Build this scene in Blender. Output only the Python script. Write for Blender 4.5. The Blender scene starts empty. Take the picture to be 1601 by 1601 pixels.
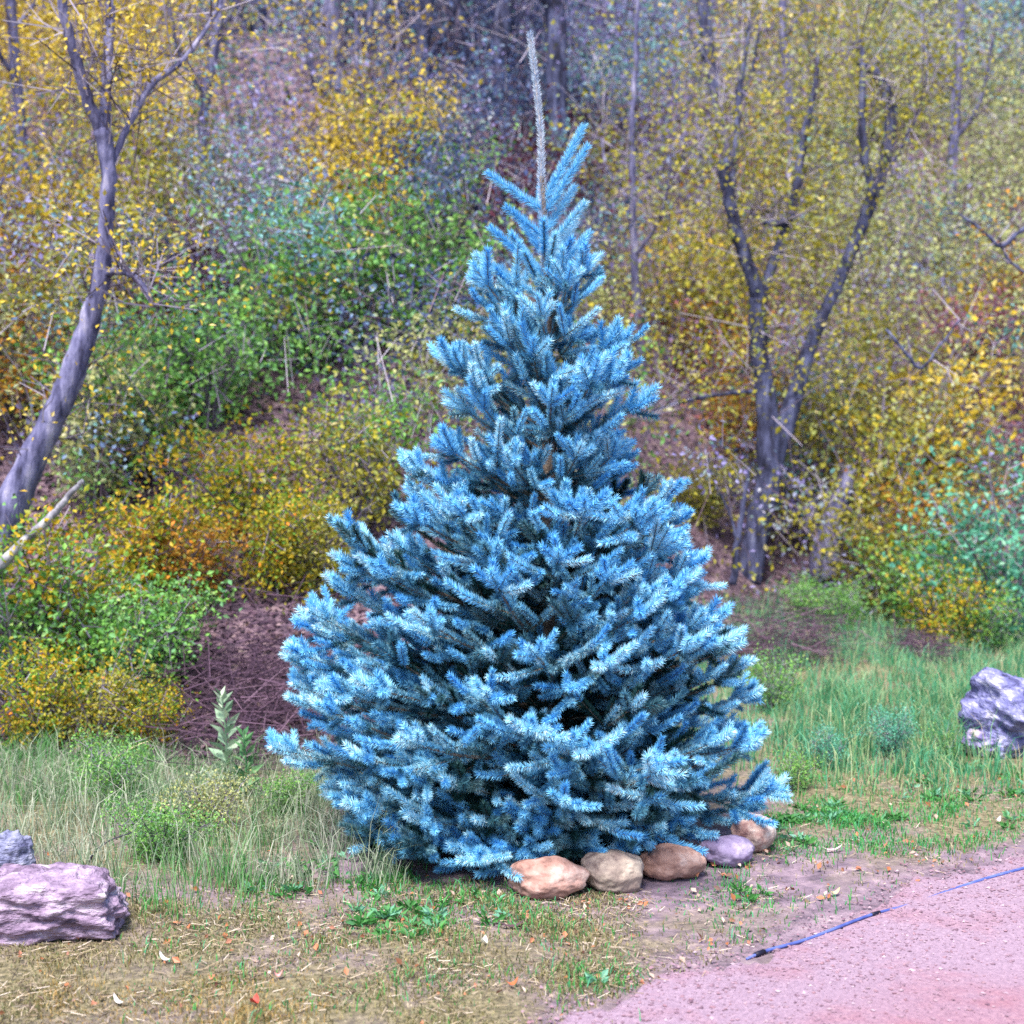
import bpy, math, random
import numpy as np
from mathutils import Vector, noise as mnoise

# ------------------------------------------------------------------ camera, world, sun, exposure
S = bpy.context.scene
CAMZ, F, HOR, CX = 1.6, 2200.0, 716.0, 800.5          # eye height, focal length and horizon row in photo pixels
PITCH = math.atan((800.5 - HOR) / F)
cam_d = bpy.data.cameras.new('camera'); cam = bpy.data.objects.new('camera', cam_d)
S.collection.objects.link(cam); S.camera = cam
cam.location = (0, 0, CAMZ); cam.rotation_euler = (math.pi / 2 - PITCH, 0, 0)
cam_d.sensor_width = 36; cam_d.lens = 36 * F / 1601.0
cam_d.clip_start = 0.05; cam_d.clip_end = 400
cam_d.dof.use_dof = True; cam_d.dof.focus_distance = 5.3; cam_d.dof.aperture_fstop = 2.3

w = bpy.data.worlds.new('World'); S.world = w; w.use_nodes = True
SUN_EL, SUN_AZ = math.radians(62), math.radians(200)   # sun high, behind and left of the camera
nt = w.node_tree; sky = nt.nodes.new('ShaderNodeTexSky'); sky.sky_type = 'NISHITA'
sky.sun_disc = False; sky.sun_elevation = SUN_EL; sky.sun_rotation = SUN_AZ
sky.air_density = 1.0; sky.dust_density = 1.2
nt.links.new(sky.outputs[0], nt.nodes['Background'].inputs[0]); nt.nodes['Background'].inputs[1].default_value = 0.105
sl = bpy.data.lights.new('sun', 'SUN'); sl.energy = 3.5; sl.angle = math.radians(22); sl.color = (1.0, 0.95, 0.88)
sun = bpy.data.objects.new('sun', sl); S.collection.objects.link(sun)
sd = Vector((math.sin(SUN_AZ) * math.cos(SUN_EL), math.cos(SUN_AZ) * math.cos(SUN_EL), math.sin(SUN_EL)))
sun.rotation_euler = (-sd).to_track_quat('-Z', 'Y').to_euler()
sun.location = (-3, -6, 12)
S.view_settings.view_transform = 'Standard'; S.view_settings.look = 'None'
S.view_settings.gamma = 1; S.view_settings.use_curve_mapping = False
S.view_settings.exposure = 1.28
S.render.engine = 'CYCLES'
S.cycles.max_bounces = 5; S.cycles.diffuse_bounces = 3; S.cycles.glossy_bounces = 2; S.cycles.transmission_bounces = 2
S.cycles.use_denoising = False

random.seed(7); R = np.random.default_rng(11)
U = lambda a, b, n=None: R.uniform(a, b, n)

# ------------------------------------------------------------------ helpers
def lin(c):
    c = np.asarray(c, float) / 255.0
    return tuple(np.where(c <= .04045, c / 12.92, ((c + .055) / 1.055) ** 2.4)) + (1.0,)

class MB:
    def __init__(s): s.v, s.f, s.a, s.g, s.n = [], [], [], [], 0
    def add(s, V, Fc, rnd=0.5, age=0.0):
        V = np.asarray(V, float).reshape(-1, 3); Fc = np.asarray(Fc, int).reshape(-1, 3)
        s.v.append(V); s.f.append(Fc + s.n); n = len(V)
        s.a.append(np.broadcast_to(np.asarray(rnd, float), (n,))); s.g.append(np.broadcast_to(np.asarray(age, float), (n,)))
        s.n += n
    def mesh(s, name, smooth=False, mats=()):
        V = np.concatenate(s.v); Fc = np.concatenate(s.f)
        m = bpy.data.meshes.new(name)
        m.vertices.add(len(V)); m.vertices.foreach_set('co', V.astype(np.float32).ravel())
        m.loops.add(Fc.size); m.loops.foreach_set('vertex_index', Fc.astype(np.int32).ravel())
        m.polygons.add(len(Fc)); m.polygons.foreach_set('loop_start', np.arange(0, Fc.size, 3, dtype=np.int32))
        m.update(calc_edges=True)
        m.polygons.foreach_set('use_smooth', np.full(len(Fc), smooth))
        for nm, arr in (('rnd', s.a), ('age', s.g)):
            at = m.attributes.new(nm, 'FLOAT', 'POINT'); at.data.foreach_set('value', np.concatenate(arr).astype(np.float32))
        for k in mats: m.materials.append(k)
        return m

def link(name, mesh, parent=None, loc=(0, 0, 0), rot=(0, 0, 0), scl=(1, 1, 1), **props):
    o = bpy.data.objects.new(name, mesh); S.collection.objects.link(o)
    o.parent = parent; o.location = loc; o.rotation_euler = rot; o.scale = scl if not np.isscalar(scl) else (scl,) * 3
    for k, v in props.items():
        if v: o[k] = v
    return o
def thing(name, label, category, loc=(0, 0, 0), rotz=0.0, scl=1.0, group=None):
    return link(name, None, None, loc, (0, 0, rotz), scl, label=label, category=category, group=group)

def norm(a): return a / np.maximum(np.linalg.norm(a, axis=-1, keepdims=True), 1e-9)
def rdir(n): return norm(R.normal(size=(n, 3)))
def perp(d):
    ref = np.where(np.abs(d[..., 2:3]) > .9, np.array([1., 0, 0]), np.array([0, 0, 1.]))
    u = norm(np.cross(d, ref)); return u, np.cross(d, u)

def tube(mb, pts, rad, sides=8, rnd=0.5, rough=0.0, age=0.0):
    P = np.asarray(pts, float); n = len(P); rad = np.broadcast_to(np.asarray(rad, float), (n,))
    T = norm(np.gradient(P, axis=0)); ref = np.array([.3, .9, .1]); 
    u = norm(np.cross(T, ref)); v = np.cross(T, u)
    th = np.linspace(0, 2 * math.pi, sides, endpoint=False)
    rr = rad[:, None] * (1 + rough * R.normal(size=(n, sides)))
    V = P[:, None] + rr[..., None] * (np.cos(th)[None, :, None] * u[:, None] + np.sin(th)[None, :, None] * v[:, None])
    V = V.reshape(-1, 3); Fc = []
    for i in range(n - 1):
        for j in range(sides):
            a, b = i * sides + j, i * sides + (j + 1) % sides; c, d = a + sides, b + sides
            Fc += [(a, c, b), (b, c, d)]
    V = np.vstack([V, P[0], P[-1]]); k = n * sides
    for j in range(sides): Fc += [(k, j, (j + 1) % sides), (k + 1, k - sides + (j + 1) % sides, k - sides + j)]
    mb.add(V, Fc, rnd, age)

def smooth_path(pts, rad, n):
    P = np.asarray(pts, float); t = np.linspace(0, 1, len(P)); q = np.linspace(0, 1, n)
    def cr(A):
        A = A.reshape(len(t), -1); out = np.empty((n, A.shape[1])); seg = np.minimum((q * (len(t) - 1)).astype(int), len(t) - 2)
        f = (q * (len(t) - 1) - seg)[:, None]; g = lambda i: A[np.clip(i, 0, len(t) - 1)]
        p0, p1, p2, p3 = g(seg - 1), g(seg), g(seg + 1), g(seg + 2)
        return .5 * (2 * p1 + (p2 - p0) * f + (2 * p0 - 5 * p1 + 4 * p2 - p3) * f ** 2 + (3 * p1 - p0 - 3 * p2 + p3) * f ** 3)
    return cr(P), cr(np.asarray(rad, float)).ravel()

def sticks(mb, P0, P1, r0, r1, rnd, age=0.0):      # many 3-sided tapered twigs
    d = norm(P1 - P0); u, v = perp(d); n = len(P0); V = np.empty((n, 6, 3))
    r0 = np.broadcast_to(r0, (n,))[:, None]; r1 = np.broadcast_to(r1, (n,))[:, None]
    for k in range(3):
        a = 2 * math.pi * k / 3; o = math.cos(a) * u + math.sin(a) * v
        V[:, k] = P0 + o * r0; V[:, 3 + k] = P1 + o * r1
    f = np.array([(0, 3, 1), (1, 3, 4), (1, 4, 2), (2, 4, 5), (2, 5, 0), (0, 5, 3), (3, 5, 4)])
    Fc = (np.arange(n) * 6)[:, None, None] + f[None]
    mb.add(V, Fc, np.repeat(np.broadcast_to(rnd, (n,)), 6), np.repeat(np.broadcast_to(age, (n,)), 6))

def leaves(mb, C, s, rnd, up=0.6, wid=0.6, D=None):  # folded rhombic leaves
    n = len(C); N = norm(rdir(n) + np.array([0, -.25, up])); d = norm(np.cross(N, rdir(n))) if D is None else D
    u = norm(np.cross(d, N)); N = np.cross(u, d); s = np.broadcast_to(s, (n,))[:, None]
    V = np.stack([C, C + d * s * .45 + u * s * wid / 2 + N * s * .12, C + d * s * .45 - u * s * wid / 2 + N * s * .12, C + d * s], 1)
    Fc = (np.arange(n) * 4)[:, None, None] + np.array([(0, 1, 3), (0, 3, 2)])[None]
    mb.add(V, Fc, np.repeat(rnd, 4))

def blades(mb, P, h, lean, wid, rnd):               # curved grass blades, 3 tris
    n = len(P); a = U(0, 2 * math.pi, n); d = np.stack([np.cos(a), np.sin(a), 0 * a], 1); b = U(0, math.pi, n)
    s = np.stack([np.cos(b), np.sin(b), 0 * a], 1) * (wid / 2)
    h = np.broadcast_to(h, (n,))[:, None]; L = (lean * U(.2, 1, n))[:, None]; z = np.array([0, 0, 1.])
    m = P + z * h * .6 + d * h * L * .3; t = P + z * h * (1 - .35 * L) + d * h * L
    V = np.stack([P + s, P - s, m + s * .7, m - s * .7, t], 1)
    Fc = (np.arange(n) * 5)[:, None, None] + np.array([(0, 1, 2), (1, 3, 2), (2, 3, 4)])[None]
    mb.add(V, Fc, np.repeat(rnd, 5))

def ray(px, py):
    a = (px - CX) / F; b = -(py - 800.5) / F
    return a, math.cos(PITCH) + b * math.sin(PITCH), b * math.cos(PITCH) - math.sin(PITCH)
def at(px, py, y):                                   # world point on the sight line at depth y
    a, c, b = ray(px, py); k = y / c
    return np.array([a * k, y, CAMZ + b * k])
def xof(px, y): return (px - CX) * y / F
def px_of(x, y, z):                                  # approximate photo pixel of a world point
    return CX + x * F / y, HOR - (z - CAMZ) * F / y

# ------------------------------------------------------------------ materials
def new_mat(name):
    m = bpy.data.materials.new(name); m.use_nodes = True; nt = m.node_tree
    return m, nt, nt.nodes['Principled BSDF']
def ramp_node(nt, cols, lo=0.0, hi=1.0, interp='LINEAR'):
    r = nt.nodes.new('ShaderNodeValToRGB'); e = r.color_ramp.elements; n = len(cols); r.color_ramp.interpolation = interp
    while len(e) < n: e.new(0.5)
    for i, c in enumerate(cols): e[i].position = lo + (hi - lo) * i / max(1, n - 1); e[i].color = lin(c)
    return r
def attr(nt, nm):
    a = nt.nodes.new('ShaderNodeAttribute'); a.attribute_name = nm; return a
def leaf_mat(name, cols, trans=0.3, rough=0.55):
    m, nt, b = new_mat(name); r = ramp_node(nt, cols); nt.links.new(attr(nt, 'rnd').outputs['Fac'], r.inputs[0])
    nt.links.new(r.outputs[0], b.inputs['Base Color']); b.inputs['Roughness'].default_value = rough
    b.inputs['Specular IOR Level'].default_value = .3
    if trans:
        t = nt.nodes.new('ShaderNodeBsdfTranslucent'); x = nt.nodes.new('ShaderNodeMixShader'); x.inputs[0].default_value = trans
        nt.links.new(r.outputs[0], t.inputs[0]); nt.links.new(b.outputs[0], x.inputs[1]); nt.links.new(t.outputs[0], x.inputs[2])
        nt.links.new(x.outputs[0], nt.nodes['Material Output'].inputs[0])
    return m
def noise_mat(name, cols, scale=8, detail=8, rough=.85, bump=.4, stretch=(1, 1, 1), lo=.3, hi=.7, spec=.25, bscale=None, bdist=.02):
    m, nt, b = new_mat(name); tc = nt.nodes.new('ShaderNodeTexCoord'); mp = nt.nodes.new('ShaderNodeMapping')
    mp.inputs['Scale'].default_value = stretch; nt.links.new(tc.outputs['Object'], mp.inputs[0])
    n1 = nt.nodes.new('ShaderNodeTexNoise'); n1.inputs['Scale'].default_value = scale; n1.inputs['Detail'].default_value = detail
    n1.inputs['Roughness'].default_value = .65; nt.links.new(mp.outputs[0], n1.inputs[0])
    r = ramp_node(nt, cols, lo, hi); nt.links.new(n1.outputs[0], r.inputs[0]); nt.links.new(r.outputs[0], b.inputs['Base Color'])
    b.inputs['Roughness'].default_value = rough; b.inputs['Specular IOR Level'].default_value = spec
    n2 = nt.nodes.new('ShaderNodeTexNoise'); n2.inputs['Scale'].default_value = bscale or scale * 3; n2.inputs['Detail'].default_value = 8
    nt.links.new(mp.outputs[0], n2.inputs[0]); bp = nt.nodes.new('ShaderNodeBump'); bp.inputs['Strength'].default_value = bump
    bp.inputs['Distance'].default_value = bdist; nt.links.new(n2.outputs[0], bp.inputs['Height']); nt.links.new(bp.outputs[0], b.inputs['Normal'])
    return m

PAL = {
 'Y': [(95, 85, 45), (180, 155, 45), (212, 188, 72), (165, 158, 85), (240, 218, 150)],
 'L': [(70, 75, 40), (125, 125, 40), (165, 160, 60), (120, 125, 85), (190, 180, 130)],
 'K': [(90, 95, 72), (142, 146, 100), (176, 176, 122), (140, 145, 125), (210, 204, 170)],
 'G': [(45, 80, 50), (88, 138, 68), (130, 168, 88), (100, 140, 105), (178, 195, 125)],
 'B': [(45, 75, 90), (85, 130, 128), (125, 165, 165), (112, 122, 170), (180, 205, 205)],
 'O': [(85, 60, 38), (148, 104, 46), (188, 136, 58), (118, 118, 60), (205, 168, 98)],
 'P': [(65, 58, 92), (115, 105, 155), (150, 142, 185), (120, 135, 130), (205, 198, 215)],
 'R': [(80, 48, 60), (130, 84, 92), (160, 108, 112), (118, 92, 125), (200, 160, 165)],
 'T': [(45, 90, 82), (78, 140, 120), (108, 170, 148), (80, 128, 125), (160, 198, 175)],
 'M': [(60, 90, 42), (118, 145, 50), (188, 158, 50), (90, 140, 65), (210, 130, 50)],
}
PAL['D'] = [(14, 10, 18), (34, 20, 30), (62, 24, 38), (40, 36, 50), (80, 60, 66)]  # near-black leaf colours that stand in for shade in the hollows
PAL['N'] = [(22, 26, 45), (48, 56, 88), (72, 84, 118), (60, 80, 90), (110, 120, 140)]  # dark blue leaf colours that stand in for shade at upper centre
def sat(c, k=1.22):
    m = sum(c) / 3; return tuple(min(255, max(0, m + (q - m) * k)) for q in c)
LM = {k: leaf_mat('leaf_' + k, [tuple((.45, .85, 1, 1, 1)[i] * 255 * (q / 255) ** (.80 if q == max(c) else .90) for q in c) for i, c in enumerate(map(sat, v))]) for k, v in PAL.items()}
bark = noise_mat('bark_grey', [(40, 38, 60), (85, 84, 120), (120, 118, 155), (165, 160, 185)], 14, stretch=(1, 1, .25), bump=.8, lo=.32, hi=.68)
bark_d = noise_mat('bark_dark', [(24, 24, 38), (58, 60, 88), (92, 96, 132), (138, 140, 165)], 14, stretch=(1, 1, .25), bump=.8, lo=.32, hi=.72)
bark_p = noise_mat('bark_pale', [(75, 72, 85), (140, 138, 150), (205, 202, 205)], 16, stretch=(1, 1, .4), bump=.6)
twig_m = leaf_mat('twig', [(55, 45, 60), (95, 85, 110), (140, 130, 155), (185, 175, 190)], 0, .8)
twig_d = leaf_mat('twig_dark', [(35, 25, 38), (70, 50, 70), (105, 80, 100), (150, 125, 140)], 0, .8)

# ------------------------------------------------------------------ terrain
def sstep(a, b, x): t = np.clip((x - a) / (b - a), 0, 1); return t * t * (3 - 2 * t)
def H(x, y):
    x = np.asarray(x, float); y = np.asarray(y, float)
    y0 = 7.3 + 5.0 * sstep(-1.0, 2.8, x)
    t = np.maximum(0, y - y0); h = .62 * (np.sqrt(t * t + .5) - .707)
    h = np.where(t > 0, h, 0) + .03 * np.maximum(0, y - 6.5) * sstep(.3, 2.5, x)
    h = h + .012 * np.sin(3.1 * x + 1.3 * y) * np.sin(2.3 * y - x) + .05 * sstep(7, 9, y) * np.sin(1.7 * x + .4) * np.sin(1.1 * y)
    h = h + .18 * sstep(9, 14, y) * np.sin(.8 * x + 1) * np.sin(.6 * y + x * .3)
    return h
def path_edge(x): return 3.97 + (x - .2) * .90          # depth of the path's upper edge as a function of x
def grid_sheet(xs, ys, zoff=0.0):
    X, Y = np.meshgrid(xs, ys); Z = H(X, Y) + zoff; nx, ny = len(xs), len(ys)
    i = np.arange((ny - 1) * (nx - 1)); r, c = i // (nx - 1), i % (nx - 1); a = r * nx + c
    Fc = np.concatenate([np.stack([a, a + 1, a + nx], 1), np.stack([a + 1, a + nx + 1, a + nx], 1)])
    return np.stack([X, Y, Z], -1).reshape(-1, 3), Fc
xs = np.concatenate([np.linspace(-60, -10, 26)[:-1], np.linspace(-10, 10, 260), np.linspace(10, 60, 26)[1:]])
ys = np.concatenate([np.linspace(-20, 2, 12)[:-1], np.linspace(2, 16, 240), np.linspace(16, 70, 60)[1:]])
gV, gF = grid_sheet(xs, ys)
lit = sstep(-.3, .6, gV[:, 1] - (7.2 + 4.3 * sstep(-1.0, 2.2, gV[:, 0]))) * 1.0
soil = np.clip(np.exp(-(((gV[:, 0] - .35) / 1.3) ** 2 + ((gV[:, 1] - 5.3) / .55) ** 2)) + np.exp(-((gV[:, 1] - path_edge(gV[:, 0])) / .22) ** 2) * (gV[:, 0] > .1) * .8, 0, 1)
soil = np.maximum(soil, np.exp(-(((gV[:, 0] - .16) / 1.0) ** 2 + ((gV[:, 1] - 5.8) / .9) ** 2)))
mb = MB(); mb.add(gV, gF, lit, soil)
gm, nt, b = new_mat('ground')
tc = nt.nodes.new('ShaderNodeTexCoord')
def nz(scale, detail=8, rough=.65):
    n = nt.nodes.new('ShaderNodeTexNoise'); n.inputs['Scale'].default_value = scale; n.inputs['Detail'].default_value = detail
    n.inputs['Roughness'].default_value = rough; nt.links.new(tc.outputs['Object'], n.inputs[0]); return n
def mix(f, a, c):
    m = nt.nodes.new('ShaderNodeMix'); m.data_type = 'RGBA'; nt.links.new(f, m.inputs[0]); nt.links.new(a, m.inputs[6]); nt.links.new(c, m.inputs[7]); return m.outputs[2]
def mth(op, a, c):
    m = nt.nodes.new('ShaderNodeMath'); m.operation = op; m.use_clamp = True
    for i, v in enumerate((a, c)):
        if isinstance(v, float): m.inputs[i].default_value = v
        else: nt.links.new(v, m.inputs[i])
    return m.outputs[0]
fine, mid, big = nz(45), nz(9), nz(2.2, 6)
turf = ramp_node(nt, [(56, 52, 40), (104, 96, 72), (144, 132, 102), (176, 160, 136)], .3, .72); nt.links.new(fine.outputs[0], turf.inputs[0])
dirt = ramp_node(nt, [(78, 66, 80), (122, 104, 120), (150, 128, 144), (180, 158, 166)], .3, .7); nt.links.new(mid.outputs[0], dirt.inputs[0])
litr = ramp_node(nt, [(30, 24, 34), (70, 56, 72), (115, 92, 108), (150, 126, 132), (100, 96, 80)], .3, .72); nt.links.new(mid.outputs[0], litr.inputs[0])
sf = mth('ADD', attr(nt, 'age').outputs['Fac'], mth('MULTIPLY', mth('SUBTRACT', big.outputs[0], .47), 5.0))
sf = mth('MULTIPLY', sf, mth('ADD', attr(nt, 'age').outputs['Fac'], .55))
nt.links.new(mix(attr(nt, 'rnd').outputs['Fac'], mix(sf, turf.outputs[0], dirt.outputs[0]), litr.outputs[0]), b.inputs['Base Color'])
bp = nt.nodes.new('ShaderNodeBump'); bp.inputs['Strength'].default_value = .8; bp.inputs['Distance'].default_value = .02
nt.links.new(nz(60).outputs[0], bp.inputs['Height']); nt.links.new(bp.outputs[0], b.inputs['Normal']); b.inputs['Roughness'].default_value = .95
link('ground', mb.mesh('ground', True, [gm]), kind='structure', label='dry grassy verge rising into a wooded slope of leaf litter')

# path: a gravel sheet 5 mm above the ground, with an uneven edge
xs2 = np.linspace(-.3, 9, 420); rows = 46; pv = []
def edge_n(x): return path_edge(x) + .06 * np.sin(5.1 * x) + .04 * np.sin(13 * x + 1) + .03 * np.sin(31 * x + 2 * np.sin(7 * x)) + .015 * np.sin(83 * x) + .012 * np.sin(147 * x + 3)
for k in range(rows):
    t = (k / (rows - 1)) ** 1.6; Y = edge_n(xs2) - t * 9
    pv.append(np.stack([xs2, Y, H(xs2, Y) + .006 * (1 if k else -.6)], -1))
pv = np.concatenate(pv); nx = len(xs2); i = np.arange((rows - 1) * (nx - 1)); a = (i // (nx - 1)) * nx + i % (nx - 1)
mb = MB(); mb.add(pv, np.concatenate([np.stack([a, a + nx, a + 1], 1), np.stack([a + 1, a + nx, a + nx + 1], 1)]))
pm, nt, b = new_mat('path_gravel'); tc = nt.nodes.new('ShaderNodeTexCoord')
n1, n2 = nz(70, 10, .75), nz(2.6, 5)
r1 = ramp_node(nt, [(112, 90, 108), (142, 118, 138), (160, 134, 154), (182, 158, 172)], .28, .7); nt.links.new(n1.outputs[0], r1.inputs[0])
r2 = ramp_node(nt, [(112, 76, 92), (142, 100, 118), (160, 116, 130), (178, 140, 146)], .28, .7); nt.links.new(n1.outputs[0], r2.inputs[0])
sx = nt.nodes.new('ShaderNodeSeparateXYZ'); nt.links.new(tc.outputs['Object'], sx.inputs[0])
inner = mth('ADD', mth('MULTIPLY', mth('SUBTRACT', mth('MULTIPLY', sx.outputs[0], .8), mth('SUBTRACT', sx.outputs[1], 3.4)), 1.3), mth('MULTIPLY', mth('SUBTRACT', n2.outputs[0], .5), 4.0))
nt.links.new(mix(inner, r1.outputs[0], r2.outputs[0]), b.inputs['Base Color']); b.inputs['Roughness'].default_value = .95
bp = nt.nodes.new('ShaderNodeBump'); bp.inputs['Strength'].default_value = .7; bp.inputs['Distance'].default_value = .01
nt.links.new(n1.outputs[0], bp.inputs['Height']); nt.links.new(bp.outputs[0], b.inputs['Normal'])
link('path', mb.mesh('path', True, [pm]), kind='structure', label='pink crushed gravel path')

# ------------------------------------------------------------------ blue spruce
TY = 5.8; TX = xof(858, TY); PXM = TY / F
ndl_m, nt, b = new_mat('spruce_needles')
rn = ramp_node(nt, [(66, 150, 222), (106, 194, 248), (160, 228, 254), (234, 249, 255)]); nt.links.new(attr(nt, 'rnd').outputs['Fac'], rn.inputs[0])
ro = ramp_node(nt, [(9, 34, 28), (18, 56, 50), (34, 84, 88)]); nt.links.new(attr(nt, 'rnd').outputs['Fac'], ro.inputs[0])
nt.links.new(mix(attr(nt, 'age').outputs['Fac'], rn.outputs[0], ro.outputs[0]), b.inputs['Base Color'])  # old needles are darker by nature; painted crown shade rides on age too
b.inputs['Roughness'].default_value = .5; b.inputs['Specular IOR Level'].default_value = .35
wood_m = noise_mat('spruce_wood', [(60, 50, 50), (115, 100, 90), (150, 135, 120)], 40, bump=.5)

def needles(mb, P0, P1, nl, age, dens=3000, curl=.10):
    """needle-clad shoots from P0 to P1"""
    L = np.linalg.norm(P1 - P0, axis=1); cnt = np.maximum(12, (L * dens)).astype(int); k = np.repeat(np.arange(len(L)), cnt)
    n = len(k); t = U(0, 1, n) ** .93; d = norm(P1 - P0)[k]; u, v = perp(d)
    C = P0[k] + (P1 - P0)[k] * t[:, None] + np.array([0, 0, 1.]) * (curl * L[k] * t * t)[:, None]
    ph = U(0, 2 * math.pi, n); r = np.cos(ph)[:, None] * u + np.sin(ph)[:, None] * v
    a = np.radians(U(44, 66, n)) * (1 - .6 * R.random(n) * t ** 10); D = norm(r * np.sin(a)[:, None] + d * np.cos(a)[:, None] + np.array([0, 0, .18]))
    ln = (np.broadcast_to(nl, L.shape)[k] * U(.9, 1.06, n) * (1 - .12 * t ** 10))[:, None]
    s = norm(np.cross(D, rdir(n))) * .0015
    V = np.stack([C + s, C - s, C + D * ln], 1); Fc = np.arange(n * 3).reshape(-1, 3)
    base = U(0, 1, len(L))[k] * .5
    mb.add(V, Fc, np.repeat(np.clip(base + U(0, .5, n), 0, 1), 3), np.repeat(np.clip(np.broadcast_to(age, L.shape)[k] + U(-.08, .08, n), 0, 1), 3))

def make_branch(L, seed, aged_shade=0.0):
    global R
    R = np.random.default_rng(seed); W, N = MB(), MB(); s0, s1, nl, ag = [], [], [], []
    def sh(p, d, l, n=.027, a=0.0):
        a = min(1, a + aged_shade * U(.55, 1.0) * (R.random() < .85))
        n = n * 1.22; l = l * 1.22; s0.append(p); s1.append(p + norm(d) * l); nl.append(n); ag.append(a)
    K = 9; t = np.linspace(0, 1, K); bend = U(-.07, .07)
    ax = np.stack([L * t, bend * L * np.sin(t * 2.4), L * (-.10 * t + .20 * t ** 2)], 1)
    tube(W, ax, .0035 + .010 * L * (1 - t) ** .9, 5)
    P = lambda q: np.array([np.interp(q, t, ax[:, j]) for j in range(3)])
    for i in range(K - 1):
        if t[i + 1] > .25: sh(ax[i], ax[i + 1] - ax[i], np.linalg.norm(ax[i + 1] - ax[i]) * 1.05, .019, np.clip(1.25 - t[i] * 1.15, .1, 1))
    end = norm(ax[-1] - ax[-2]); sh(ax[-1] - end * .02, end, U(.07, .11)); 
    for sg in (-1, 1): sh(ax[-1] - end * .01, end + np.array([0, sg * .8, .1]), U(.07, .11))
    sh(ax[-1] - end * .03, end + np.array([0, U(-.4, .4), .9]), U(.05, .09))
    nb = max(3, int(L * .86 / .112)); side = 1
    for q in np.linspace(.16 if L > .4 else .1, .94, nb):
        q = q + U(-.02, .02); p = P(q); side = -side; bl = ((1 - q) * L * .42 + .115) * U(.72, 1.12)
        ang = math.radians(U(42, 62)); d = np.array([math.cos(ang), side * math.sin(ang), U(-.12, .32)]); d = norm(d); u = np.array([-d[1] * side, d[0] * side, 0]); 
        ends = p + d * bl; old_shade = np.clip((bl - .12) / .5, 0, 1)
        if bl > .13:
            sticks(W, p[None], ends[None], .003 + .004 * bl, .002, .5)
            m = p + d * (bl * .45); sh(p, d, bl * .5, .018, .8); sh(m, d, bl * .5, .021, .3)
            ns = int(bl / .105); s2 = 1
            for j in range(ns):
                f = (j + .8) / (ns + .5); s2 = -s2; c = p + d * bl * f; l2 = U(.07, .125) * (1.15 - .35 * f)
                a2 = math.radians(U(38, 60)); v = norm(np.cross([0, 0, 1.], d))
                dd = d * math.cos(a2) + v * s2 * math.sin(a2) + np.array([0, 0, U(-.1, .45)])
                sh(c, dd, l2, .0225, np.clip(.85 + .25 * L - q * .7 - f * .75 + U(-.25, .3), 0, 1))  # age rises inward: older needles, plus occlusion put into their colour
            sh(ends - d * .01, d + np.array([0, 0, .15]), U(.075, .12), .0235)
        else: sh(p, d + np.array([0, 0, .15]), bl, .023, 0)
        if R.random() < .45: sh(p, np.array([.7, U(-.4, .4), .9]), U(.05, .10), .022, .2)
        if R.random() < .35: sh(p, np.array([.7, U(-.5, .5), -.6]), U(.05, .09), .021, .6)
    A = np.array(s0), np.array(s1)
    needles(N, A[0], A[1], np.array(nl), np.array(ag))
    sticks(W, A[0], A[1], .0022, .0012, .5)
    return W.mesh('branch', False, [wood_m]), N.mesh('needles', False, [ndl_m])

spruce = thing('blue_spruce', 'tall conical silvery blue spruce with a long bare leader, ringed by stones', 'spruce tree', (TX, TY, 0))
W = MB(); tp = [(0, 0, 0), (.005, 0, .9), (0, 0, 1.8), (-.015, 0, 2.5), (-.03, 0, 2.75)]
tp, tr = smooth_path(tp, [.055, .042, .026, .013, .010], 16); tube(W, tp, tr, 10, rough=.05)
trunk = link('trunk', W.mesh('trunk', True, [wood_m]), spruce)
lens = [.22, .34, .48, .64, .82, 1.0]
BR = {L: [make_branch(L, int(L * 1000) + k) for k in range(4 if L > .3 else 3)] for L in lens}
BR_SHADE = {L: [make_branch(L, 7000 + int(L * 1000) + k, 1.0) for k in range(3)] for L in lens}  # copies with darkened old needles, skirt and inner shade put into the colour
R = np.random.default_rng(5)
OUT = np.array([(400, 95, 60), (430, 138, 82), (500, 150, 110), (560, 185, 160), (620, 170, 172), (690, 185, 125), (730, 230, 150), (780, 260, 200),
                (830, 335, 230), (880, 330, 250), (960, 390, 275), (1060, 405, 325), (1120, 420, 345), (1180, 432, 362), (1250, 350, 362), (1310, 290, 320), (1350, 230, 270)], float)
def outline(z, az):
    py = HOR - (z - CAMZ) / PXM; l = np.interp(py, OUT[:, 0], OUT[:, 1]) * PXM; r = np.interp(py, OUT[:, 0], OUT[:, 2]) * PXM
    c = math.cos(az); m = .5 * (l + r) * .93
    return m + (r - m) * c if c > 0 else m + (l - m) * -c
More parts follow.
